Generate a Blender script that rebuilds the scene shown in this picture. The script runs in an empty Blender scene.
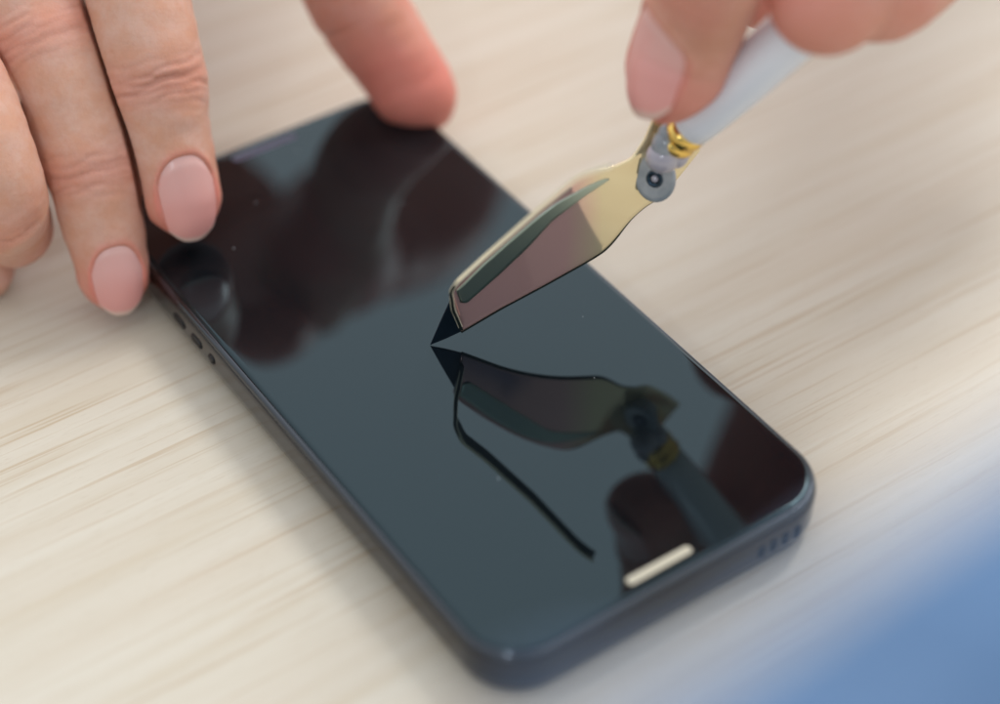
import bpy, bmesh, math, random
import numpy as np
from mathutils import Vector, Matrix, kdtree, noise
rng = np.random.RandomState(7)
S = bpy.context.scene
COL = S.collection
MM = 0.001                      # everything below is laid out in millimetres

# ------------------------------------------------------------------ camera
CT = np.array([-142.52624748, -232.23403364, 247.5337145])
CE = [math.radians(a) for a in (47.0928716, 0.34471357, -34.38971433)]
F = 1924.17
from mathutils import Euler
CR = np.array(Euler(CE, 'XYZ').to_matrix())
cam = bpy.data.cameras.new('camera'); co = bpy.data.objects.new('camera', cam); COL.objects.link(co)
co.location = CT * MM; co.rotation_euler = CE
cam.sensor_width = 36; cam.lens = F * 36 / 1000
cam.clip_start = 0.005; cam.clip_end = 20
cam.dof.use_dof = True; cam.dof.focus_distance = 0.362; cam.dof.aperture_fstop = 4.6
S.camera = co

def ray(px, py):
    return CR @ np.array([(px - 500) / F, -(py - 352) / F, -1.0])
def at_depth(px, py, d):        # a measured point: where a sight line reaches a depth
    return CT + ray(px, py) * d
def at_z(px, py, z):
    r = ray(px, py); return CT + r * ((z - CT[2]) / r[2])
def hit(px, py, P0, n):
    r = ray(px, py); return CT + r * (((P0 - CT) @ n) / (r @ n))

# ------------------------------------------------------------------ helpers
def link_mesh(name, verts, faces, mat, parent=None, smooth=True, mats=None):
    me = bpy.data.meshes.new(name)
    me.from_pydata([tuple(v) for v in (np.asarray(verts) * MM)], [], [tuple(int(i) for i in f) for f in faces])
    me.validate(); me.update()
    if smooth: me.polygons.foreach_set('use_smooth', [True] * len(me.polygons))
    for m in (mats or [mat]): me.materials.append(m)
    o = bpy.data.objects.new(name, me); COL.objects.link(o)
    if parent: o.parent = parent
    return o
def empty(name, loc=(0, 0, 0)):
    o = bpy.data.objects.new(name, None); COL.objects.link(o); o.empty_display_size = .01
    o.location = np.array(loc) * MM
    return o
def tag(o, label=None, cat=None, group=None, kind=None):
    if label: o['label'] = label
    if cat: o['category'] = cat
    if group: o['group'] = group
    if kind: o['kind'] = kind
    return o
def put(o, root):               # parent, keeping world coordinates
    o.parent = root
    o.matrix_parent_inverse = Matrix.Translation(-root.location)
    return o
def unit(v): v = np.asarray(v, float); return v / np.linalg.norm(v)
def sstep(a, b, x):
    t = np.clip((x - a) / (b - a), 0, 1); return t * t * (3 - 2 * t)
def bevel(o, w, seg=3, angle=40):
    m = o.modifiers.new('bevel', 'BEVEL'); m.width = w * MM; m.segments = seg; m.limit_method = 'ANGLE'; m.angle_limit = math.radians(angle)
    return o

class Mat:
    def __init__(s, name, **kw):
        m = s.m = bpy.data.materials.new(name); m.use_nodes = True
        s.nt = m.node_tree; s.b = s.nt.nodes['Principled BSDF']
        for k, v in kw.items(): s.set(k, v)
    def set(s, k, v):
        k = k.replace('_', ' ')
        i = {'base': 'Base Color', 'rough': 'Roughness', 'metal': 'Metallic', 'ior': 'IOR', 'coat': 'Coat Weight', 'coatr': 'Coat Roughness',
             'tint': 'Specular Tint', 'spec': 'Specular IOR Level', 'sss': 'Subsurface Weight', 'sssr': 'Subsurface Radius', 'ssss': 'Subsurface Scale',
             'ecol': 'Emission Color', 'estr': 'Emission Strength', 'trans': 'Transmission Weight', 'sheen': 'Sheen Weight'}[k]
        if isinstance(v, (tuple, list)) and len(v) == 3 and i != 'Subsurface Radius': v = (*v, 1)
        s.b.inputs[i].default_value = v
    def n(s, t, **kw):
        x = s.nt.nodes.new(t)
        for k, v in kw.items():
            if k in x.inputs: x.inputs[k].default_value = v
            else: setattr(x, k, v)
        return x
    def l(s, a, b): s.nt.links.new(a, b)
    def ramp(s, src, stops):
        r = s.n('ShaderNodeValToRGB'); e = r.color_ramp.elements
        while len(e) < len(stops): e.new(.5)
        for x, (p, c) in zip(e, stops): x.position = p; x.color = (*c, 1) if len(c) == 3 else c
        s.l(src, r.inputs[0]); return r.outputs[0]
    def mix(s, f, a, b, mode='MIX'):
        m = s.n('ShaderNodeMix', data_type='RGBA', blend_type=mode)
        for sock, v in ((m.inputs[0], f), (m.inputs[6], a), (m.inputs[7], b)):
            if hasattr(v, 'is_output'): s.l(v, sock)
            else: sock.default_value = (*v, 1) if isinstance(v, (tuple, list)) and len(v) == 3 else v
        return m.outputs[2]
    def math(s, op, a, b=0.0, c=None):
        m = s.n('ShaderNodeMath', operation=op)
        for i, v in enumerate((a, b) if c is None else (a, b, c)):
            if hasattr(v, 'is_output'): s.l(v, m.inputs[i])
            else: m.inputs[i].default_value = v
        return m.outputs[0]
    def coords(s, scale=(1, 1, 1), rot=(0, 0, 0), kind='Object'):
        tc = s.n('ShaderNodeTexCoord'); mp = s.n('ShaderNodeMapping')
        mp.inputs['Scale'].default_value = scale; mp.inputs['Rotation'].default_value = rot
        s.l(tc.outputs[kind], mp.inputs[0]); return mp.outputs[0]
    def noise(s, co_, scale, detail=3, rough=.5, dist=0):
        x = s.n('ShaderNodeTexNoise', Scale=scale, Detail=detail, Roughness=rough, Distortion=dist); s.l(co_, x.inputs['Vector']); return x.outputs[0]
    def bump(s, h, dist, strength=1):
        b = s.n('ShaderNodeBump', Distance=dist, Strength=strength); s.l(h, b.inputs['Height']); s.l(b.outputs[0], s.b.inputs['Normal']); return b

# ------------------------------------------------------------------ materials
def wood():
    w = Mat('pale_wood', rough=.42, spec=.5)
    a = math.radians(5.6)
    g1 = w.noise(w.coords((9, 210, 1), (0, 0, a)), 1.0, 4, .55, .35)
    g2 = w.noise(w.coords((13, 620, 1), (0, 0, a)), 1.0, 3, .6, .3)
    g3 = w.noise(w.coords((4, 48, 1), (0, 0, a)), 1.0, 2, .5, .8)
    pore = w.noise(w.coords((240, 2600, 1), (0, 0, a)), 1.0, 2, .5)
    patch = w.noise(w.coords((9, 16, 1), (0, 0, a)), 1.0, 2)
    c = w.ramp(g1, [(.28, (.53, .465, .36)), (.44, (.56, .51, .42)), (.57, (.58, .535, .45)), (.75, (.60, .565, .485))])
    line = w.ramp(g2, [(.36, (.80, .69, .57)), (.45, (1, 1, 1))])
    c = w.mix(w.ramp(patch, [(.38, (.05,) * 3), (.62, (.85,) * 3)]), c, w.mix(1.0, c, line, 'MULTIPLY'))
    c = w.mix(w.ramp(g3, [(.46, (0, 0, 0)), (.66, (.28,) * 3)]), c, (.53, .445, .345))
    c = w.mix(w.ramp(pore, [(.60, (0, 0, 0)), (.72, (.36,) * 3)]), c, (.45, .38, .29))
    w.l(c, w.b.inputs['Base Color'])
    w.bump(w.math('ADD', g2, pore), .00006, .5)
    return w.m
M = {}
M['wood'] = wood()
def skin(name, base, red, warm):
    s = Mat(name, rough=.46, sss=.22, sssr=(1.0, .35, .18), ssss=.0035, ior=1.4, spec=.42)
    at = s.n('ShaderNodeAttribute', attribute_name='tone')
    sep = s.n('ShaderNodeSeparateColor'); s.l(at.outputs['Color'], sep.inputs[0])
    co_ = s.coords()
    n1 = s.noise(co_, 170, 4, .6); n2 = s.noise(co_, 900, 3, .6)
    c = s.mix(s.ramp(n1, [(.38, (0, 0, 0)), (.62, (1, 1, 1))]), base, warm)
    c = s.mix(sep.outputs[0], c, red)
    c = s.mix(s.ramp(n2, [(.45, (0, 0, 0)), (.75, (.22,) * 3)]), c, (base[0] * .8, base[1] * .62, base[2] * .55))
    c = s.mix(s.math('MULTIPLY', sep.outputs[1], .40), c, (base[0] * .62, base[1] * .40, base[2] * .34))  # crease mask darkens the skin, occlusion shade put into the colour
    s.l(c, s.b.inputs['Base Color'])
    v = s.n('ShaderNodeTexVoronoi', Scale=1500.0, feature='DISTANCE_TO_EDGE'); s.l(s.coords((1, 1, .7)), v.inputs['Vector'])
    h = s.math('ADD', s.math('MULTIPLY', v.outputs[0], .35), s.math('MULTIPLY', n2, .8))
    s.bump(h, .00014, .7)
    r = s.math('ADD', .40, s.math('MULTIPLY', n1, .16)); s.l(r, s.b.inputs['Roughness'])
    return s.m
M['skin'] = skin('skin', (.64, .40, .315), (.68, .235, .185), (.62, .34, .235))
M['skin_rosy'] = skin('skin_rosy', (.66, .345, .265), (.66, .235, .19), (.62, .31, .22))
def nailm():
    s = Mat('fingernail', rough=.36, sss=.15, sssr=(1, .4, .3), ssss=.0015, spec=.45, coat=.22)
    s.set('coatr', .2)
    at = s.n('ShaderNodeAttribute', attribute_name='tone')
    s.l(at.outputs['Color'], s.b.inputs['Base Color'])
    s.bump(s.noise(s.coords(), 700, 2), .00004, .4)
    return s.m
M['nail'] = nailm()
def glassm():
    s = Mat('screen_glass', base=(.004, .006, .008), rough=.022, ior=1.5, spec=.48, tint=(.72, 1.08, 1.24))
    co_ = s.coords()
    n = s.ramp(s.noise(co_, 45, 4, .6, 1.2), [(.50, (0, 0, 0)), (.72, (1, 1, 1))]); r = s.math('ADD', .016, s.math('MULTIPLY', n, .055)); s.l(r, s.b.inputs['Roughness'])
    v = s.n('ShaderNodeTexVoronoi', Scale=170.0, Randomness=1.0); s.l(co_, v.inputs['Vector'])
    d = s.math('LESS_THAN', v.outputs['Distance'], .028)
    c = s.mix(s.math('MULTIPLY', d, s.math('GREATER_THAN', s.noise(co_, 90, 2), .53)), (.004, .006, .008), (.30, .32, .33)); s.l(c, s.b.inputs['Base Color'])
    return s.m
M['glass'] = glassm()
M['frame'] = Mat('graphite_metal', base=(.04, .04, .045), metal=1.0, rough=.10, coat=.35).m
M['bevel'] = Mat('chamfer_metal', base=(.085, .095, .11), metal=1.0, rough=.13).m
M['back'] = Mat('bronze_edge', base=(.10, .088, .062), metal=1.0, rough=.22).m
M['hole'] = Mat('black_recess', base=(.006, .006, .007), rough=.6).m
M['button'] = Mat('dark_key', base=(.015, .015, .017), metal=.3, rough=.4).m
M['ear'] = Mat('earpiece_mesh', base=(.16, .165, .26), rough=.45).m
M['bar'] = Mat('lit_bar', base=(.2, .2, .18), ecol=(.78, .72, .56), estr=.62, rough=.1).m
def goldm(name, base, rough):
    s = Mat(name, base=base, metal=1.0, rough=rough)
    s.bump(s.noise(s.coords((1, 1, 1)), 260, 3), .00002, .25)
    return s.m
def platem():
    s = Mat('polished_gold_plate', metal=1.0, rough=.035)
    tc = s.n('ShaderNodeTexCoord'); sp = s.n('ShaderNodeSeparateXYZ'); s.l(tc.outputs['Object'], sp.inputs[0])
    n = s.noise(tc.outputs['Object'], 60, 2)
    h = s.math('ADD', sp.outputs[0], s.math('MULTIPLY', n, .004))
    c = s.ramp(s.math('MULTIPLY', s.math('ADD', h, .004), 22.0), [(.58, (.90, .56, .53)), (.76, (.92, .80, .52))])  # rose towards the tip puts a mauve reflection into the base colour
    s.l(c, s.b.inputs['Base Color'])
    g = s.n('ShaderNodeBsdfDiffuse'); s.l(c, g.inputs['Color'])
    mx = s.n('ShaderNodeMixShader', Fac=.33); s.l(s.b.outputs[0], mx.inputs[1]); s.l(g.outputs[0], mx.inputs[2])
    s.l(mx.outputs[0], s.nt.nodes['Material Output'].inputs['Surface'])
    s.bump(s.noise(s.coords(), 220, 2), .00002, .2)
    return s.m
M['plate'] = platem()
def rimm():
    s = Mat('bright_gold_rim', base=(.95, .87, .66), metal=1.0, rough=.3)
    g = s.n('ShaderNodeBsdfDiffuse', Color=(.92, .85, .66, 1))
    mx = s.n('ShaderNodeMixShader', Fac=.5); s.l(s.b.outputs[0], mx.inputs[1]); s.l(g.outputs[0], mx.inputs[2])
    s.l(mx.outputs[0], s.nt.nodes['Material Output'].inputs['Surface'])
    return s.m
M['gold'] = rimm()
M['gold_deep'] = goldm('deep_gold', (.90, .62, .17), .16)
M['reflected_strip'] = Mat('strip_reflection', base=(.50, .60, .52), metal=1.0, rough=.36).m  # tone of the dark reflection drawn on the blade
M['steel'] = Mat('dark_steel', base=(.03, .04, .035), metal=.6, rough=.22).m
M['tip'] = Mat('blued_steel', base=(.035, .06, .09), metal=.85, rough=.28).m
def knobm():
    s = Mat('grey_resin', base=(.26, .30, .34), rough=.18, spec=.6, sss=.2, sssr=(1, 1, 1), ssss=.001, coat=.5)
    c = s.mix(s.ramp(s.noise(s.coords(), 260, 3), [(.35, (0, 0, 0)), (.7, (1, 1, 1))]), (.26, .30, .34), (.38, .41, .45)); s.l(c, s.b.inputs['Base Color'])
    return s.m
M['knob'] = knobm()
M['bead'] = Mat('pale_resin', base=(.40, .39, .46), rough=.12, spec=.6, coat=1.0).m
M['white'] = Mat('white_plastic', base=(.80, .85, .94), rough=.22, spec=.5, coat=.2).m
def clothm():
    s = Mat('blue_cloth', base=(.12, .23, .42), rough=.85, sheen=.3)
    co_ = s.coords()
    c = s.mix(s.noise(co_, 60, 3), (.105, .205, .38), (.135, .25, .445)); s.l(c, s.b.inputs['Base Color'])
    w1 = s.n('ShaderNodeTexWave', Scale=900.0); s.l(co_, w1.inputs['Vector']); s.bump(w1.outputs[0], .0001, .5)
    return s.m
M['cloth'] = clothm()

# ------------------------------------------------------------------ table
TZ = -11.0
tb = link_mesh('table_top', [(-900, -700, TZ), (900, -700, TZ), (900, 900, TZ), (-900, 900, TZ), (-900, -700, TZ - 25), (900, -700, TZ - 25), (900, 900, TZ - 25), (-900, 900, TZ - 25)],
               [(0, 1, 2, 3), (4, 7, 6, 5), (0, 4, 5, 1), (1, 5, 6, 2), (2, 6, 7, 3), (3, 7, 4, 0)], M['wood'], smooth=False)
tag(tb, kind='structure')

# ------------------------------------------------------------------ phone
def rrect(w, h, r, seg=14):
    P = []
    for cx, cy, a0 in ((w / 2 - r, h / 2 - r, 0), (-w / 2 + r, h / 2 - r, 90), (-w / 2 + r, -h / 2 + r, 180), (w / 2 - r, -h / 2 + r, 270)):
        for i in range(seg + 1):
            a = math.radians(a0 + 90 * i / seg); P.append((cx + r * math.cos(a), cy + r * math.sin(a)))
    return P
def loft(name, rings, mat, parent, cap_top=True, cap_bot=True, W=71.5, H=146.7, R=10.0):
    V = []; Fc = []; n = None
    for off, z in rings:
        p = rrect(W + 2 * off, H + 2 * off, R + off); n = len(p)
        V += [(x, y, z) for x, y in p]
    for k in range(len(rings) - 1):
        for i in range(n):
            j = (i + 1) % n; a = k * n
            Fc.append((a + i, a + n + i, a + n + j, a + j))
    if cap_top: Fc.append(tuple(range(n)))
    if cap_bot: Fc.append(tuple(reversed(range((len(rings) - 1) * n, len(rings) * n))))
    o = link_mesh(name, V, Fc, mat)
    put(o, parent)
    return o
phone = empty('smartphone', (0, 0, TZ))
tag(phone, 'black smartphone lying face up on the pale wooden table, glossy screen reflecting the tool', 'phone')
def arc_rings(o0, z0, o1, z1, n, flip=False):
    out = []
    for i in range(n + 1):
        a = math.pi / 2 * i / n
        if not flip: out.append((o0 + (o1 - o0) * math.sin(a), z0 + (z1 - z0) * (1 - math.cos(a))))
        else: out.append((o0 + (o1 - o0) * (1 - math.cos(a)), z0 + (z1 - z0) * math.sin(a)))
    return out
loft('screen', [(-3, 0), (-1.2, 0)] + arc_rings(-1.0, -.002, -.12, -.55, 6) + [(-.12, -1.2)], M['glass'], phone)
loft('bevel', [(-.6, -.9), (-.1, -.40)] + [(.05, -.36), (.25, -.42), (.62, -.85), (.82, -1.25), (.90, -1.7)] + [(.3, -1.72)], M['bevel'], phone)
loft('frame', [(.2, -1.74), (.90, -1.76)] + arc_rings(0.92, -1.8, 1.15, -3.4, 5) + arc_rings(1.15, -6.4, .6, -8.6, 6, True) + [(-1.5, -8.62)], M['frame'], phone)
loft('back_cover', [(-1.6, -8.4), (.35, -8.66)] + arc_rings(.5, -8.72, -.9, -10.98, 7, True), M['back'], phone)
def pill(name, w, h, d, origin, u, v, mat, parent, seg=8):     # rounded slot lying in the plane u,v
    u = unit(u); v = unit(v); nn = np.cross(u, v); r = min(w, h) / 2 * .999
    P = rrect(w, h, r, seg); n = len(P); V = []
    for k, (s, dd) in enumerate(((1, -d * .5), (1, d * .3), (.82, d * .5))):
        for x, y in P: V.append(np.array(origin) + u * (x - (0 if s == 1 else np.sign(x) * r * .18)) + v * (y - (0 if s == 1 else np.sign(y) * r * .18)) + nn * dd)
    Fc = [tuple(range(2 * n, 3 * n))]
    for k in range(2):
        for i in range(n): Fc.append((k * n + i, k * n + (i + 1) % n, (k + 1) * n + (i + 1) % n, (k + 1) * n + i))
    o = link_mesh(name, V, Fc, mat); put(o, parent); return o
XL, YB = -35.75 - 1.15, -73.35 - 1.15
for y, h in ((36.4, 4.6), (29.2, 4.2), (23.0, 2.4)):
    pill('side_button', 2.1, h, .5, (XL - .02, y, -5.2), (0, 0, 1), (0, -1, 0) if False else (0, 1, 0), M['button'], phone).scale = (1, 1, 1)
for x in (18.6, 21.3, 24.0, 26.7):
    pill('speaker_hole', 1.7, 3.1, .12, (x, YB - .03, -5.6), (1, 0, 0), (0, 0, 1), M['hole'], phone)
pill('home_bar', 13.6, 1.75, .05, (-1.1, -70.55, .02), (1, 0, 0), (0, 1, 0), M['bar'], phone)
pill('earpiece', 15.5, 2.0, .05, (1.6, 70.0, .02), (1, 0, 0), (0, 1, 0), M['ear'], phone)

# ------------------------------------------------------------------ tool
tool = empty('blade_tool', tuple(at_z(430, 345, .06)))
tag(tool, 'pale gold blade tool with grey pivot knob and white handle, dark tip on the screen', 'tool')
T0 = at_z(430, 345, .08)
def plate_pt(px, py):
    s = sstep(495, 690, px)
    az = math.radians(-25.5 + 7 * s); tl = math.radians(-1 + 6 * s)
    n = np.array([math.sin(az) * math.cos(tl), -math.cos(az) * math.cos(tl), math.sin(tl)])
    return hit(px, py, T0, n), n
def resamp(P, n):
    P = np.array(P, float); d = np.r_[0, np.cumsum(np.linalg.norm(np.diff(P, axis=0), axis=1))]
    return np.stack([np.interp(np.linspace(0, d[-1], n), d, P[:, k]) for k in range(P.shape[1])], 1)
def smooth_poly(P, n, it=3):
    Q = resamp(P, n)
    for _ in range(it):
        Q[1:-1] = Q[1:-1] * .5 + (Q[:-2] + Q[2:]) * .25
    return Q
up = smooth_poly([(450, 293), (455, 283), (480, 259), (533, 214), (572, 180), (586, 173), (612, 167), (632, 158), (645, 138), (654, 116), (664, 100)], 90)
lo = smooth_poly([(461, 331), (500, 308), (545, 284), (588, 260), (606, 249), (618, 235), (630, 219), (646, 205), (660, 198), (680, 175), (700, 150)], 90)
NJ = 14; V = []
for i in range(90):
    for j in range(NJ + 1):
        q = up[i] * (1 - j / NJ) + lo[i] * (j / NJ)
        P, n = plate_pt(*q); V.append(P)
Fc = [(i * (NJ + 1) + j, (i + 1) * (NJ + 1) + j, (i + 1) * (NJ + 1) + j + 1, i * (NJ + 1) + j + 1) for i in range(89) for j in range(NJ)]
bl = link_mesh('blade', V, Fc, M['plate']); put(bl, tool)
m = bl.modifiers.new('thick', 'SOLIDIFY'); m.thickness = .55 * MM; m.offset = 0
bevel(bl, .12, 2, 50)
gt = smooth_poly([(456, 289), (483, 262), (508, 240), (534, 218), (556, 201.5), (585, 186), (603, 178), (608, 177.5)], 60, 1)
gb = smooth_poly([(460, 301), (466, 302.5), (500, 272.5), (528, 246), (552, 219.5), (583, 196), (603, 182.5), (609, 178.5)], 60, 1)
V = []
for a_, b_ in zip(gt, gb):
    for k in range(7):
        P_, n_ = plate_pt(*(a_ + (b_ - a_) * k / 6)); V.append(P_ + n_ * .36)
o = link_mesh('reflected_strip', V, [(i * 7 + k, (i + 1) * 7 + k, (i + 1) * 7 + k + 1, i * 7 + k + 1) for i in range(59) for k in range(6)], M['reflected_strip'])  # dark strip below the rim, a reflection built as a painted overlay
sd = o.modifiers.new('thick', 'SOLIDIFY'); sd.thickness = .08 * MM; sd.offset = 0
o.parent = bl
# dark pointed tip set into the end of the blade
tp = [(430, 345), (440, 322.5), (448, 305), (452, 296), (461, 300), (470, 326), (461, 331), (446, 338)]
V = []
for q in tp:
    P, n = plate_pt(*q); V.append(P)
nv = len(V); nrm = plate_pt(450, 320)[1]
V = [v + nrm * .2 for v in V] + [v - nrm * .2 for v in V]
V[0] = V[0] - nrm * .14; V[nv] = V[nv] + nrm * .14
Fc = [tuple(range(nv)), tuple(reversed(range(nv, 2 * nv)))] + [((i + 1) % nv, i, nv + i, nv + (i + 1) % nv) for i in range(nv)]
o = link_mesh('blade_tip', V, Fc, M['tip'], smooth=False); put(o, tool); bevel(o, .1, 2)
# slim rail bent up from the blade's end, running free above the blade
def sweep(name, pts, w, h, updir, mat, parent, n=60, ell=False, it=2, wfun=None, seg=None):
    C = smooth_poly(pts, n, it); V = []; Fc = []
    K = seg or (20 if ell else 4)
    for i in range(n):
        t = unit(C[min(i + 1, n - 1)] - C[max(i - 1, 0)]); u = unit(np.asarray(updir) - t * (np.asarray(updir) @ t)); s = np.cross(t, u)
        f = 1 if wfun is None else wfun(i / (n - 1))
        for k in range(K):
            a = 2 * math.pi * (k + .5) / K
            c, d = math.cos(a), math.sin(a)
            if not ell: c, d = np.sign(c), np.sign(d)
            V.append(C[i] + s * c * w / 2 * f + u * d * h / 2 * f)
    for i in range(n - 1):
        for k in range(K): Fc.append((i * K + k, i * K + (k + 1) % K, (i + 1) * K + (k + 1) % K, (i + 1) * K + k))
    Fc += [tuple(reversed(range(K))), tuple(range((n - 1) * K, n * K))]
    o = link_mesh(name, V, Fc, mat, smooth=ell); put(o, parent); return o
def dep(P): return -((np.array(P) - CT) @ (CR @ np.array([0, 0, 1.0])))
rail = [at_depth(px, py, dep(q)) for px, py, q in ((460.5, 327, (.3, -6.6, 5.2)), (453, 309, (-.2, -8, 12)), (451, 291, (-.7, -9.3, 17.8)), (458, 281, (1.5, -11.6, 21.5)), (482, 259, (3.6, -13.8, 25.8)),
        (534, 213.5, (9.4, -20, 36)), (575, 179.5, (14.4, -25.3, 45)), (586, 173.5, (15.8, -26.8, 47.3)), (597, 170, (17.2, -28.2, 49.2)), (610, 166, (19.4, -30.0, 51.0)))]
VD = unit(np.array([8, -18, 30]) - CT)
gl_pts = rail; rail = [np.array(q) + VD * 1.15 for q in rail]
o = sweep('rail', rail, .6, 1.9, VD, M['steel'], tool, n=70, it=1); bevel(o, .12, 2)
gl = sweep('gilded_edge', gl_pts, .85, .42, VD, M['gold'], tool, n=70, it=1); bevel(gl, .12, 2)
gl.parent = o; gl.matrix_parent_inverse = Matrix.Identity(4)
ce = sweep('cutting_edge', [plate_pt(*q)[0] + plate_pt(*q)[1] * .1 for q in lo[::3][:25]], .34, .7, np.array([.4, .9, 0]), M['steel'], tool, n=70, it=1, wfun=lambda t: .35 + .65 * sstep(1, .6, t))
# pivot: flared disc with a pin, neck of beads leading up to the gold ferrule
def lathe(name, prof, origin, axis, mat, parent, seg=40, sc=(1, 1)):
    a = unit(axis); u = unit(np.cross(a, (0.3, 0.2, 1))); w = np.cross(a, u); V = []; Fc = []
    for r, h in prof:
        for k in range(seg):
            t = 2 * math.pi * k / seg; V.append(np.array(origin) + a * h + (u * math.cos(t) * sc[0] + w * math.sin(t) * sc[1]) * max(r, .001))
    for i in range(len(prof) - 1):
        for k in range(seg): Fc.append((i * seg + k, i * seg + (k + 1) % seg, (i + 1) * seg + (k + 1) % seg, (i + 1) * seg + k))
    o = link_mesh(name, V, Fc, mat); put(o, parent); return o
KP, KN = plate_pt(656, 178)
KC = at_depth(656.5, 177, -((KP - CT) @ (CR @ np.array([0, 0, 1.0]))) - 3.0)
ax = unit(unit(CT - KC) * .75 + unit(at_depth(640, 190, 350) - at_depth(656, 178, 350)) * .35 + np.array([0, 0, -.12]))
kn = lathe('pivot_knob', [(0, -2.6), (2.2, -2.6), (2.9, -2.3), (3.3, -1.2), (3.75, -.2), (3.95, .5), (3.9, .95), (3.5, 1.2), (2.6, 1.05), (1.7, .95), (1.4, .95), (1.3, .1), (0, .05)], KC, ax, M['knob'], tool, sc=(1.0, 1.2))
pn = lathe('pin', [(0, -.1), (.72, -.1), (.72, .95), (.5, 1.2), (0, 1.3)], KC + ax * .1, ax, M['bead'], kn, seg=20)
pr = lathe('pin_ring', [(.8, .9), (1.2, .9), (1.5, 1.05), (1.55, 1.35), (1.35, 1.5), (1.05, 1.3), (.8, 1.0)], KC - ax * .05, ax, M['tip'], kn, seg=28)
def ball(name, c, r, mat, parent, sc=(1, 1, 1), axis=(0, 0, 1)):
    prof = [(r * math.sin(math.pi * i / 16) * sc[0], -r * math.cos(math.pi * i / 16) * sc[2]) for i in range(17)]
    return lathe(name, prof, c, axis, mat, parent, seg=24)
dn = CR @ np.array([0, 0, 1.0])
FER = at_depth(683, 135.5, 345.5); HAX = unit(at_depth(748, 75, 333) - FER)
N1 = at_depth(662.5, 157, 347.5); N2 = at_depth(665, 145.5, 346); N3 = at_depth(667, 135, 345)
N4 = at_depth(676, 154, 348.5)
neck_ax = N3 - N1
ball('neck_bead', N1, 3.1, M['bead'], tool, axis=neck_ax)
ball('neck_bead', N2, 2.5, M['knob'], tool, axis=neck_ax, sc=(1, 1, 1.25))
ball('neck_bead', N3, 1.8, M['knob'], tool, axis=neck_ax, sc=(1, 1, 1.3))
ball('neck_bead', N4, 2.5, M['bead'], tool, axis=neck_ax, sc=(1, 1, 1.1))
lathe('ferrule', [(0, -3.2), (2.6, -3.2), (3.1, -2.6), (3.5, -2.2), (3.6, -1.6), (3.5, -1.1), (3.2, -.8), (3.2, -.3), (3.5, 0), (3.7, .5), (3.7, 1.2), (3.5, 1.6), (3.3, 2.2), (0, 2.2)], FER, HAX, M['gold_deep'], tool, sc=(1.12, 1))
lathe('handle', [(0, 2.0), (3.3, 2.0), (3.75, 2.5), (4.1, 6), (4.6, 14), (5.0, 26), (5.3, 44), (5.4, 70), (5.2, 96), (4.4, 101), (2.5, 103.5), (0, 104)], FER, HAX, M['white'], tool, seg=56)

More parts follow.
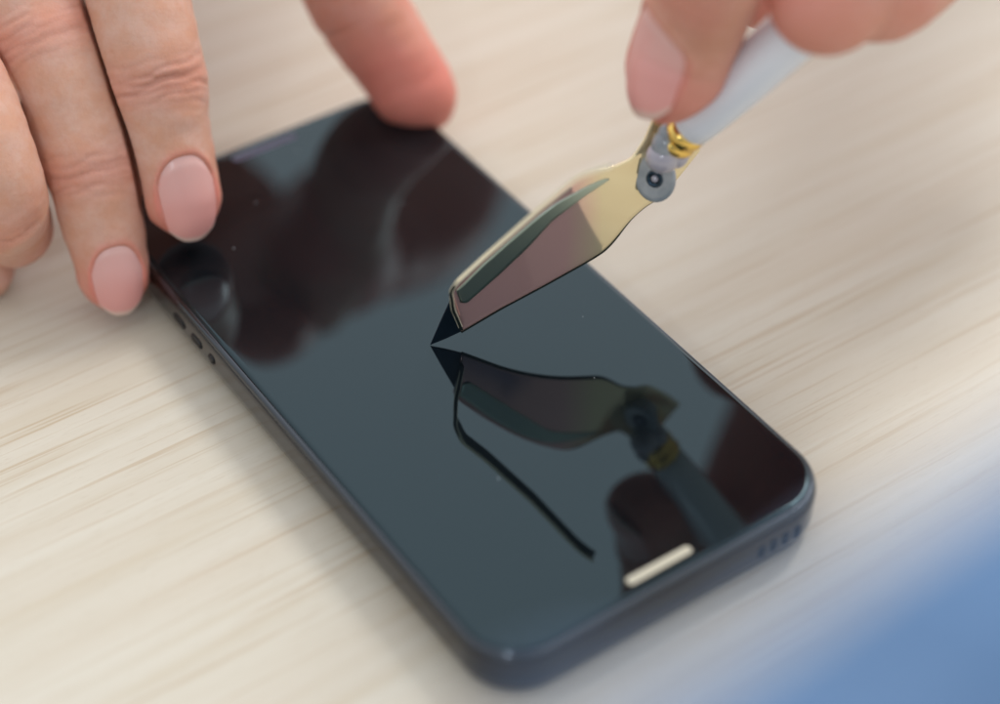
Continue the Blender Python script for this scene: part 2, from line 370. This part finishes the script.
# ------------------------------------------------------------------ hands
def catmull(P, step=.4):
    P = np.array(P, float); Q = np.vstack([2 * P[0] - P[1], P, 2 * P[-1] - P[-2]]); out = []
    for i in range(1, len(Q) - 2):
        a, b, c, d = Q[i - 1], Q[i], Q[i + 1], Q[i + 2]
        n = max(2, int(np.linalg.norm((c - b)[:3]) / step))
        for k in range(n):
            t = k / n
            out.append(.5 * ((2 * b) + (-a + c) * t + (2 * a - 5 * b + 4 * c - d) * t * t + (-a + 3 * b - 3 * c + d) * t ** 3))
    out.append(Q[-2]); return np.array(out)
def finger(spec, dors, tip_len=9.5, joints=(), nail=None, seed=0, red=.8, step=.4, K=96, flat=(.86, .94), crease=1.0):
    """spec: (px,py,half width px,depth mm) from the finger tip back to the palm -> verts, faces, tone, nail mesh"""
    P = []
    for px, py, hw, d in spec:
        c = at_depth(px, py, d); P.append((*c, hw * d / F))
    C = catmull(P, step); c = C[:, :3]; r = np.maximum(C[:, 3], .5)
    s = np.r_[0, np.cumsum(np.linalg.norm(np.diff(c, axis=0), axis=1))]
    n = len(c)
    t = np.gradient(c, axis=0); t /= np.linalg.norm(t, axis=1)[:, None]
    k = 9; ker = np.ones(k) / k
    t = np.stack([np.convolve(np.pad(t[:, i], k // 2, mode='edge'), ker, 'valid') for i in range(3)], 1); t /= np.linalg.norm(t, axis=1)[:, None]
    u = np.asarray(dors, float)[None] - t * (t @ np.asarray(dors, float))[:, None]; u /= np.linalg.norm(u, axis=1)[:, None]
    w = np.cross(t, u)
    x = np.clip(s / tip_len, 0, 1)
    tipf = np.sqrt(np.clip(1 - (1 - x) ** 2.35, 0, 1))
    tipf[0] = .02
    th = np.linspace(0, 2 * math.pi, K, endpoint=False)
    SS, TH = np.meshgrid(s, th, indexing='ij')
    bul = np.zeros_like(s)
    for sj, wj, aj in joints: bul += aj * np.exp(-((s - sj) / wj) ** 2)
    R_ = (r * tipf)[:, None] * (1 + (bul[:, None] * (.75 + .25 * np.cos(TH))))
    # finger pulp: palm side keeps fuller near the tip
    fd, fp = flat
    lat = R_ * np.sin(TH)
    cs = np.cos(TH)
    vert = R_ * np.where(cs > 0, cs * fd, cs * (fp + .10 * np.exp(-((SS - 9) / 6) ** 2)))
    ang = np.abs(np.arctan2(np.sin(TH), np.cos(TH)))
    dorsal = sstep(1.75, .9, ang)
    disp = np.zeros_like(SS); tone_r = np.zeros_like(SS); tone_c = np.zeros_like(SS)
    rs = np.random.RandomState(seed)
    for ji, (sj, wj, aj) in enumerate(joints):
        for off in (-5.8, -4.6, -3.7, -2.7, -1.8, -1.0, -.2, .7, 1.5, 2.4, 3.5, 4.7, 6.2):
            o_ = off + rs.uniform(-.3, .3); amp = crease * rs.uniform(.10, .30) * math.exp(-(off / 4.2) ** 2); ph = rs.uniform(0, 6); fr = rs.uniform(1, 2.2)
            line = sj + o_ + .55 * np.sin(TH * fr + ph) + (.9 if off > 0 else -.9) * (ang / 1.2) ** 2 * (abs(off) / 3) + .25 * np.sin(TH * 7 + ph)
            g = np.exp(-((SS - line) / .42) ** 2) * dorsal * (.6 + .4 * np.sin(TH * 3 + ph * 2))
            disp -= amp * g; tone_c += g * amp * 2.2
        tone_r += .38 * np.exp(-((SS - sj) / 5) ** 2) * dorsal
        g = np.exp(-((SS - sj) / .7) ** 2) * sstep(2.0, 2.6, ang); disp -= .35 * g; tone_c += .6 * g
    # soft large-scale unevenness
    disp += .10 * np.sin(SS * .55 + seed) * np.sin(TH * 2 + seed) + .06 * np.sin(SS * 1.3 + 2 * seed) * np.sin(TH * 3)
    tone_r += red * np.exp(-(SS / (12.0 if red < 1.4 else 24.0)) ** 2) * .8
    tone_r += .25 * sstep(1.4, 2.2, ang) * red
    nm = None
    if nail:
        s0, s1, a0, aw = nail['free'], nail['cut'], nail['ang'], nail['half']      # mm, mm, radians
        dth = np.arctan2(np.sin(TH - a0), np.cos(TH - a0))
        v_ = dth / aw
        cut = s1 - 4.6 * np.abs(np.clip(v_, -1.3, 1.3)) ** 2.6
        rr = r[np.searchsorted(s, s1 * .5)]
        d_side = (np.abs(v_) - 1) * aw * rr; d_back = SS - cut
        d = np.maximum(d_side, d_back)
        d = np.where((d_side > 0) & (d_back > 0), np.hypot(d_side, d_back), d)
        front = sstep(-.6, 1.6, SS)
        disp += -.60 * sstep(.25, -.45, d) * front
        disp += (.30 * np.exp(-((d - .75) / .8) ** 2) + .16 * np.exp(-((d - 2.1) / 1.2) ** 2)) * front * (d > -.3) * (.25 + .75 * sstep(2.5, 9, SS))
        tone_r += .55 * np.exp(-((d - .5) / 1.0) ** 2) * front
        tone_c += .4 * np.exp(-((d - .12) / .28) ** 2) * front
    rad = np.hypot(lat, vert) + 1e-6
    lat2 = lat * (1 + disp / rad); vert2 = vert * (1 + disp / rad)
    ok = (tipf > .25)[:, None]
    lat2 = np.where(ok, lat2, lat); vert2 = np.where(ok, vert2, vert)
    X = c[:, None, :] + w[:, None, :] * lat2[..., None] + u[:, None, :] * vert2[..., None]
    V = X.reshape(-1, 3)
    i, j = np.meshgrid(np.arange(n - 1), np.arange(K), indexing='ij'); j2 = (j + 1) % K
    Fq = np.stack([i * K + j, i * K + j2, (i + 1) * K + j2, (i + 1) * K + j], -1).reshape(-1, 4)
    caps = [tuple(reversed(range(K))), tuple(range((n - 1) * K, n * K))]
    tone = np.stack([np.clip(tone_r, 0, 1), np.clip(tone_c, 0, 1)], -1).reshape(-1, 2)
    if nail:
        NU, NV = 60, 40; NVts = []; NT = []
        rr_t = lambda q, arr: np.stack([np.interp(q, s, arr[:, m_]) for m_ in range(arr.shape[1])], -1) if arr.ndim == 2 else np.interp(q, s, arr)
        for a in range(NU + 1):
            for b in range(NV + 1):
                v = -1 + 2 * b / NV
                f0 = s0 + 2.7 * abs(v) ** 3; f1 = s1 + .5 - 5.0 * abs(v) ** 2.4
                uu = a / NU; q = f0 + (f1 - f0) * uu
                qe = max(q, nail.get('hold', 3.4)) if q < 3.4 else q
                Cq = rr_t(np.array([max(q, .0)]), c)[0]; tq = rr_t(np.array([max(q, 2.)]), t)[0]; uq = rr_t(np.array([max(q, 2.)]), u)[0]; wq = rr_t(np.array([max(q, 2.)]), w)[0]
                rq = float(np.interp(max(q, .0) * .72 + .28 * 6.0, s, r * tipf)) if q < 6.0 else float(np.interp(q, s, r * tipf))
                thv = a0 + v * aw
                thv = a0 + v * aw * (1 + .06 * sstep(13, 2, q)); l_ = rq * math.sin(thv); h_ = rq * math.cos(thv) * fd
                ext = -.08 + .22 * (1 - abs(v) ** 3) - .30 * sstep(.86, 1.0, uu) + .30 * sstep(.6, 0., uu)
                k_ = 1 + ext / max(rq, 1)
                NVts.append(Cq + wq * l_ * k_ + uq * h_ * k_)
                edge = .75 * sstep(.075, .035, uu); lun = sstep(.80, .9, uu + .10 * v * v * -1)
                base = np.array([.74, .33, .30]) * (1 - .0 * uu); mid = np.array([.74, .39, .36])
                cc = base * (1 - sstep(.25, .8, uu)) + mid * sstep(.25, .8, uu)
                cc = cc * (1 - lun * .3) + np.array([.74, .52, .48]) * lun * .3
                cc = cc * (1 - edge) + np.array([.70, .55, .47]) * edge
                NT.append(cc)
        NF = [(a * (NV + 1) + b, a * (NV + 1) + b + 1, (a + 1) * (NV + 1) + b + 1, (a + 1) * (NV + 1) + b) for a in range(NU) for b in range(NV)]
        nm = (np.array(NVts), NF, np.array(NT), u[10])
    return [V, [tuple(q) for q in Fq] + caps, tone, nm, np.repeat(c, K, 0), c, r * tipf]

def blob(spec, K=40, step=1.2, dors=(0, 0, 1), fl=(.8, .8)):
    """palm / forearm volume: (x,y,z,r_lateral) in mm"""
    C = catmull(spec, step); c = C[:, :3]; r = C[:, 3]; n = len(c)
    t = np.gradient(c, axis=0); t /= np.linalg.norm(t, axis=1)[:, None]
    d = np.asarray(dors, float); u = d[None] - t * (t @ d)[:, None]; u /= np.linalg.norm(u, axis=1)[:, None]; w = np.cross(t, u)
    s = np.r_[0, np.cumsum(np.linalg.norm(np.diff(c, axis=0), axis=1))]
    L = s[-1]; e = np.sqrt(np.clip(1 - (1 - np.clip(s / (r[0] * .9), 0, 1)) ** 2, 0.0004, 1)) * np.sqrt(np.clip(1 - (1 - np.clip((L - s) / (r[-1] * .9), 0, 1)) ** 2, .0004, 1))
    th = np.linspace(0, 2 * math.pi, K, endpoint=False)
    X = c[:, None] + w[:, None] * ((r * e)[:, None] * np.sin(th))[..., None] + u[:, None] * ((r * e)[:, None] * np.where(np.cos(th) > 0, fl[0], fl[1]) * np.cos(th))[..., None]
    i, j = np.meshgrid(np.arange(n - 1), np.arange(K), indexing='ij'); j2 = (j + 1) % K
    Fq = np.stack([i * K + j, i * K + j2, (i + 1) * K + j2, (i + 1) * K + j], -1).reshape(-1, 4)
    V = X.reshape(-1, 3)
    return V, [tuple(q) for q in Fq] + [tuple(reversed(range(K))), tuple(range((n - 1) * K, n * K))], np.tile([[.95, 0.]], (len(V), 1)), None

def build_hand(name, label, pieces, mat, voxel=.34, smooth_it=2):
    V = []; Fc = []; T = []; off = 0
    for p in pieces:
        V.append(p[0]); T.append(p[2]); Fc += [tuple(i + off for i in f) for f in p[1]]; off += len(p[0])
    V = np.vstack(V); T = np.vstack(T)
    raw = link_mesh(name + '_raw', V, Fc, mat)
    md = raw.modifiers.new('r', 'REMESH'); md.mode = 'VOXEL'; md.voxel_size = voxel * MM; md.use_smooth_shade = True
    sm = raw.modifiers.new('s', 'SMOOTH'); sm.factor = .5; sm.iterations = smooth_it
    dg = bpy.context.evaluated_depsgraph_get()
    me = bpy.data.meshes.new_from_object(raw.evaluated_get(dg)); me.name = name
    bpy.data.objects.remove(raw)
    o = bpy.data.objects.new(name, me); COL.objects.link(o)
    me.materials.clear(); me.materials.append(mat)
    n = len(me.vertices); co_ = np.empty(n * 3, np.float32); me.vertices.foreach_get('co', co_); co_ = co_.reshape(-1, 3)
    kd = kdtree.KDTree(len(V))
    for i, v in enumerate(V * MM): kd.insert(v, i)
    kd.balance()
    idx = np.fromiter((kd.find(v)[1] for v in co_), np.int64, n)
    tone = T[idx]
    ca = me.color_attributes.new('tone', 'FLOAT_COLOR', 'POINT')
    ca.data.foreach_set('color', np.concatenate([tone, np.zeros((n, 1)), np.ones((n, 1))], 1).astype(np.float32).ravel())
    me.polygons.foreach_set('use_smooth', [True] * len(me.polygons))
    tag(o, label, 'hand')
    for p in pieces:
        if p[3] is None: continue
        nv, nf, nt, nu = p[3]
        q = link_mesh('fingernail', nv, nf, M['nail']); q.parent = o
        ca = q.data.color_attributes.new('tone', 'FLOAT_COLOR', 'POINT')
        ca.data.foreach_set('color', np.concatenate([nt, np.ones((len(nt), 1))], 1).astype(np.float32).ravel())
        sd = q.modifiers.new('thick', 'SOLIDIFY'); sd.thickness = .24 * MM; sd.offset = 1 if (np.cross(nv[nf[600][1]] - nv[nf[600][0]], nv[nf[600][2]] - nv[nf[600][1]]) @ nu) < 0 else -1
        bevel(q, .12, 2, 50)
    print(name, n, 'verts')
    return o

TOCAM = CR @ np.array([0, 0, 1.0]); UPI = CR @ np.array([0, 1.0, 0]); RTI = CR @ np.array([1.0, 0, 0])
def dirs(r=0, u=0, c=0): return unit(RTI * r + UPI * u + TOCAM * c)
D = math.radians
# hand on the image's left, backs of the fingers to the camera
idx_ = finger([(188, 238, 30, 384), (185, 214, 38, 382.5), (177, 175, 41, 380.5), (168, 135, 43, 378.5), (158, 88, 48.5, 376.5), (147.5, 40, 50.5, 374.6), (137, -5, 52, 374.6), (127, -60, 50, 375), (118, -110, 53, 376), (112, -155, 50, 377), (108, -200, 52, 379), (106, -240, 56, 378)],
              dirs(.12, .1, 1), joints=((31.5, 6, .06), (58, 8, .05)), nail=dict(free=.1, cut=17.0, ang=D(13), half=D(44)), seed=1, crease=1.7, red=1.1)
mid_ = finger([(119, 313, 28, 385), (116, 290, 35, 384), (109, 250, 38, 382), (101, 215, 42, 380), (91, 163, 50, 378.5), (75, 110, 52, 377), (49, 50, 55, 376), (21, -10, 55, 376), (-8, -70, 54, 374), (-22, -120, 56, 375), (-28, -170, 54, 377), (-30, -220, 56, 379), (-26, -260, 58, 382)],
              dirs(.10, .1, 1), joints=((28.5, 6.5, .08), (56, 8, .05)), nail=dict(free=.1, cut=14.6, ang=D(12), half=D(43)), seed=2, crease=1.8, red=1.1)
rng_ = finger([(20, 246, 22, 393), (18, 243, 30, 391), (13, 233, 38, 386), (8, 220, 43, 379), (1, 200, 46, 370), (-14, 162, 51, 366), (-41, 100, 54, 366), (-80, 30, 54, 368), (-112, -40, 54, 371), (-130, -100, 54, 375), (-140, -160, 54, 380), (-138, -220, 56, 386)],
              dirs(-.1, .3, 1), joints=((22, 6.5, .07), (50, 8, .05)), seed=3, red=.5, crease=1.5)
pnk_ = finger([(-2, 296, 20, 392), (-6, 286, 28, 391), (-14, 268, 33, 391), (-26, 246, 37, 391), (-44, 220, 40, 391), (-70, 178, 43, 390), (-130, 110, 45, 386), (-190, 20, 46, 386), (-222, -70, 46, 390), (-225, -160, 50, 396)],
              dirs(-.2, .3, 1), joints=((20, 6, .06), (42, 7, .05)), seed=4, red=.15)
thb_ = finger([(440, 129, 32, 421), (428, 107, 40, 420), (409, 78, 45, 419), (386, 45, 48, 417), (366, 15, 50, 415), (348, -20, 52, 412), (332, -70, 54, 407), (315, -125, 54, 400), (285, -185, 60, 394), (250, -250, 70, 390)],
              dirs(.75, .8, -.45), joints=((30, 7, .05),), seed=5, red=1.5)
def press(A, B):                # neighbours flatten against each other and keep a fine slit on the dorsal side
    out = []
    for P_, Q_ in ((A, B), (B, A)):
        kd = kdtree.KDTree(len(Q_[5]))
        for i, v in enumerate(Q_[5]): kd.insert(v, i)
        kd.balance()
        K_ = len(P_[0]) // len(P_[5]); V_ = P_[0].copy()
        for i, c_ in enumerate(P_[5]):
            q, qi, dist = kd.find(c_)
            rp, rq_ = P_[6][i], Q_[6][qi]
            if dist > rp + rq_ + 2 or rp < 1: continue
            d_ = (np.array(q) - c_) / dist; lim = dist * rp / (rp + rq_)
            sl = slice(i * K_, (i + 1) * K_); rel = V_[sl] - c_
            up_ = rel @ TOCAM / rp
            g = .62 * sstep(-.55, -.15, up_) - .5 * (1 - sstep(-.55, -.15, up_))
            over = np.maximum(rel @ d_ - (lim - g), 0)
            V_[sl] -= d_ * over[:, None]
        out.append(V_)
    A[0], B[0] = out
press(idx_, mid_); press(mid_, rng_); press(rng_, pnk_)
def P3(px, py, d, r): return (*at_depth(px, py, d), r)
palm = [blob([P3(106, -225, 379, 9), P3(125, -300, 384, 13), P3(170, -400, 398, 17), P3(240, -480, 412, 18)], dors=TOCAM),
        blob([P3(-26, -240, 382, 9), P3(0, -320, 390, 12), P3(90, -410, 404, 16), P3(200, -500, 418, 18)], dors=TOCAM),
        blob([P3(-138, -200, 386, 9), P3(-110, -290, 392, 12), P3(30, -420, 408, 16), P3(190, -520, 424, 17)], dors=TOCAM),
        blob([P3(-225, -140, 396, 8), P3(-195, -250, 398, 11), P3(-40, -430, 412, 15), P3(170, -540, 430, 16)], dors=TOCAM),
        blob([P3(318, -14, 413, 6), P3(318, -70, 405, 10), P3(305, -150, 399, 15), P3(288, -260, 398, 18), P3(282, -370, 404, 20), P3(300, -440, 412, 20)], dors=TOCAM, fl=(.9, .9)),
        blob([P3(288, -240, 398, 15), P3(330, -340, 404, 18), P3(385, -440, 414, 20), P3(420, -560, 434, 20)], dors=TOCAM, fl=(.9, .9)),
        blob([P3(215, -130, 380, 8), P3(200, -200, 378, 12), P3(200, -310, 388, 17), P3(240, -430, 405, 19)], dors=TOCAM),
        blob([P3(220, -400, 405, 20), P3(300, -450, 414, 22), P3(400, -520, 430, 23), P3(460, -800, 470, 29), P3(560, -1100, 530, 36)], dors=TOCAM)]
hA = build_hand('hand', 'hand on the left of the photo, its fingertips with pink nails steadying the phone edges', [idx_, mid_, rng_, pnk_, thb_] + palm, M['skin'])

# hand on the image's right, holding the handle between thumb and index finger
th2 = finger([(657, 124, 34, 334), (662, 108, 43, 333.5), (668, 88, 48, 333), (678, 60, 52.5, 332), (690, 28, 55, 328.5), (701, -3, 57, 323), (713, -36, 59, 316), (728, -80, 62, 309), (748, -130, 62, 307), (775, -190, 62, 311), (812, -260, 70, 326)],
             dirs(-.76, .05, .84), tip_len=10, joints=((31, 7.5, .05),), nail=dict(free=.2, cut=21.5, ang=D(-3), half=D(48)), seed=6, red=.9)
ix2 = finger([(792, -30, 42, 318), (806, -6, 48, 316), (829, 5, 51, 316), (856, -9, 50, 318), (884, -14, 54, 321), (915, -34, 55, 326), (945, -66, 55, 328), (972, -112, 56, 331), (990, -165, 60, 336), (985, -215, 58, 342), (975, -270, 62, 350)],
             dirs(.45, -.2, .75), joints=((22, 6, .06), (50, 8, .06)), seed=7, red=1.0, crease=.6)
md2 = finger([(742, 22, 38, 366), (752, 10, 44, 366), (775, -15, 47, 367), (810, -35, 48, 369), (860, -50, 50, 371), (920, -62, 52, 374), (980, -90, 54, 371), (1030, -140, 56, 368), (1050, -210, 58, 364), (1050, -290, 60, 362)],
             dirs(.3, -.5, -.5), joints=((22, 6, .05), (50, 8, .05)), seed=8, red=.8)
rg2 = finger([(900, -62, 40, 385), (925, -50, 44, 383), (970, -42, 45.5, 382), (1015, -65, 50, 382), (1060, -110, 52, 382), (1095, -170, 54, 380), (1110, -240, 56, 378), (1110, -310, 58, 376)],
             dirs(.6, -.4, 0), joints=((20, 6, .05), (44, 8, .05)), seed=9, red=.7)
pk2 = finger([(980, -110, 34, 400), (1010, -100, 38, 399), (1060, -115, 42, 397), (1105, -160, 44, 395), (1135, -220, 46, 392), (1155, -290, 48, 390), (1160, -350, 50, 388)],
             dirs(.6, -.4, 0), joints=((18, 6, .05),), seed=10, red=.6)
palm2 = [blob([P3(972, -240, 346, 10), P3(985, -340, 352, 15), P3(1010, -480, 362, 20), P3(1040, -580, 374, 20)], dors=TOCAM),
         blob([P3(1050, -270, 362, 10), P3(1060, -370, 365, 15), P3(1070, -500, 370, 20), P3(1080, -600, 378, 20)], dors=TOCAM),
         blob([P3(1110, -300, 377, 9), P3(1115, -390, 378, 14), P3(1115, -520, 380, 19), P3(1110, -620, 384, 19)], dors=TOCAM),
         blob([P3(1160, -340, 389, 9), P3(1165, -430, 388, 13), P3(1155, -550, 388, 17), P3(1135, -640, 390, 18)], dors=TOCAM),
         blob([P3(812, -250, 328, 10), P3(870, -340, 342, 16), P3(950, -460, 364, 21), P3(1040, -590, 376, 20)], dors=TOCAM),
         blob([P3(905, -210, 350, 7), P3(930, -310, 352, 14), P3(975, -450, 360, 18), P3(1040, -580, 374, 18)], dors=TOCAM),
         blob([P3(1060, -570, 380, 26), P3(1110, -720, 396, 26), P3(1210, -1000, 430, 31), P3(1330, -1350, 480, 37)], dors=TOCAM)]
hB = build_hand('hand', 'hand at the top right pinching the white handle of the gold blade tool', [th2, ix2, md2, rg2, pk2] + palm2, M['skin_rosy'])

# ------------------------------------------------------------------ blurred blue cloth close to the lens
V = []; Fc = []; NU, NW = 90, 60
for BC, CA, CB, (ra, rb, rc), se in ((at_depth(1235, 1030, 108), unit(RTI * .766 + UPI * .643), unit(RTI * .643 - UPI * .766), (90, 33, 12), 0.0),
                                     (at_depth(768, 885, 80), unit(RTI * .97 - UPI * .22), unit(RTI * .22 + UPI * .97), (11.5, 6.2, 4.5), 3.0)):
    b0 = len(V)
    for i in range(NU + 1):
        for j in range(NW):
            ph = math.pi * i / NU; th = 2 * math.pi * j / NW
            d = np.array([math.sin(ph) * math.cos(th), math.sin(ph) * math.sin(th), math.cos(ph)]); q = Vector(d * 2.2 + se)
            r = 1 + .10 * noise.noise(q) + .05 * noise.noise(q * 2.7) + .04 * math.sin(d[0] * 14 + d[2] * 6 + 3 * noise.noise(q))
            V.append(BC + (CA * d[0] * ra + CB * d[1] * rb + TOCAM * d[2] * rc) * r)
    for i in range(NU):
        for j in range(NW): Fc.append((b0 + i * NW + j, b0 + (i + 1) * NW + j, b0 + (i + 1) * NW + (j + 1) % NW, b0 + i * NW + (j + 1) % NW))
cl = link_mesh('cloth', V, Fc, M['cloth'])
tag(cl, 'out of focus blue cloth close to the camera at the lower right', 'cloth')

# ------------------------------------------------------------------ light
W = bpy.data.worlds.new('World'); S.world = W; W.use_nodes = True
nt = W.node_tree; bg = nt.nodes['Background']
tc = nt.nodes.new('ShaderNodeTexCoord'); dp = nt.nodes.new('ShaderNodeVectorMath'); dp.operation = 'DOT_PRODUCT'
dv = unit([.60, .48, .64]); dp.inputs[1].default_value = dv
nt.links.new(tc.outputs['Generated'], dp.inputs[0])
rp = nt.nodes.new('ShaderNodeValToRGB'); e = rp.color_ramp.elements
e[0].position = 0.0; e[0].color = (.20, .20, .20, 1); e[1].position = 1.0; e[1].color = (1.52, 1.55, 1.59, 1)
x = e.new(.5); x.color = (.78, .79, .80, 1)
mr = nt.nodes.new('ShaderNodeMapRange'); mr.inputs[1].default_value = -1; mr.inputs[2].default_value = 1
nt.links.new(dp.outputs['Value'], mr.inputs[0]); nt.links.new(mr.outputs[0], rp.inputs[0]); nt.links.new(rp.outputs[0], bg.inputs[0])
bg.inputs[1].default_value = .94
def area(name, loc, target, sx, sy, power, col):
    l = bpy.data.lights.new(name, 'AREA'); l.shape = 'RECTANGLE'; l.size = sx * MM; l.size_y = sy * MM; l.energy = power; l.color = col
    o = bpy.data.objects.new(name, l); COL.objects.link(o); o.location = np.array(loc) * MM
    o.rotation_euler = Vector(np.array(target, float) - np.array(loc, float)).to_track_quat('-Z', 'Y').to_euler()
    return o
area('ceiling_lamp', (510, 190, 620), (0, 0, 0), 220, 220, 3.4, (1, .99, .96))
area('side_lamp', (-620, -640, 640), (0, -60, 0), 55, 55, 1.1, (.85, .93, 1))

S.view_settings.view_transform = 'Standard'; S.view_settings.look = 'None'
S.view_settings.exposure = 0; S.view_settings.gamma = 1
S.cycles.use_denoising = True
S.cycles.max_bounces = 8
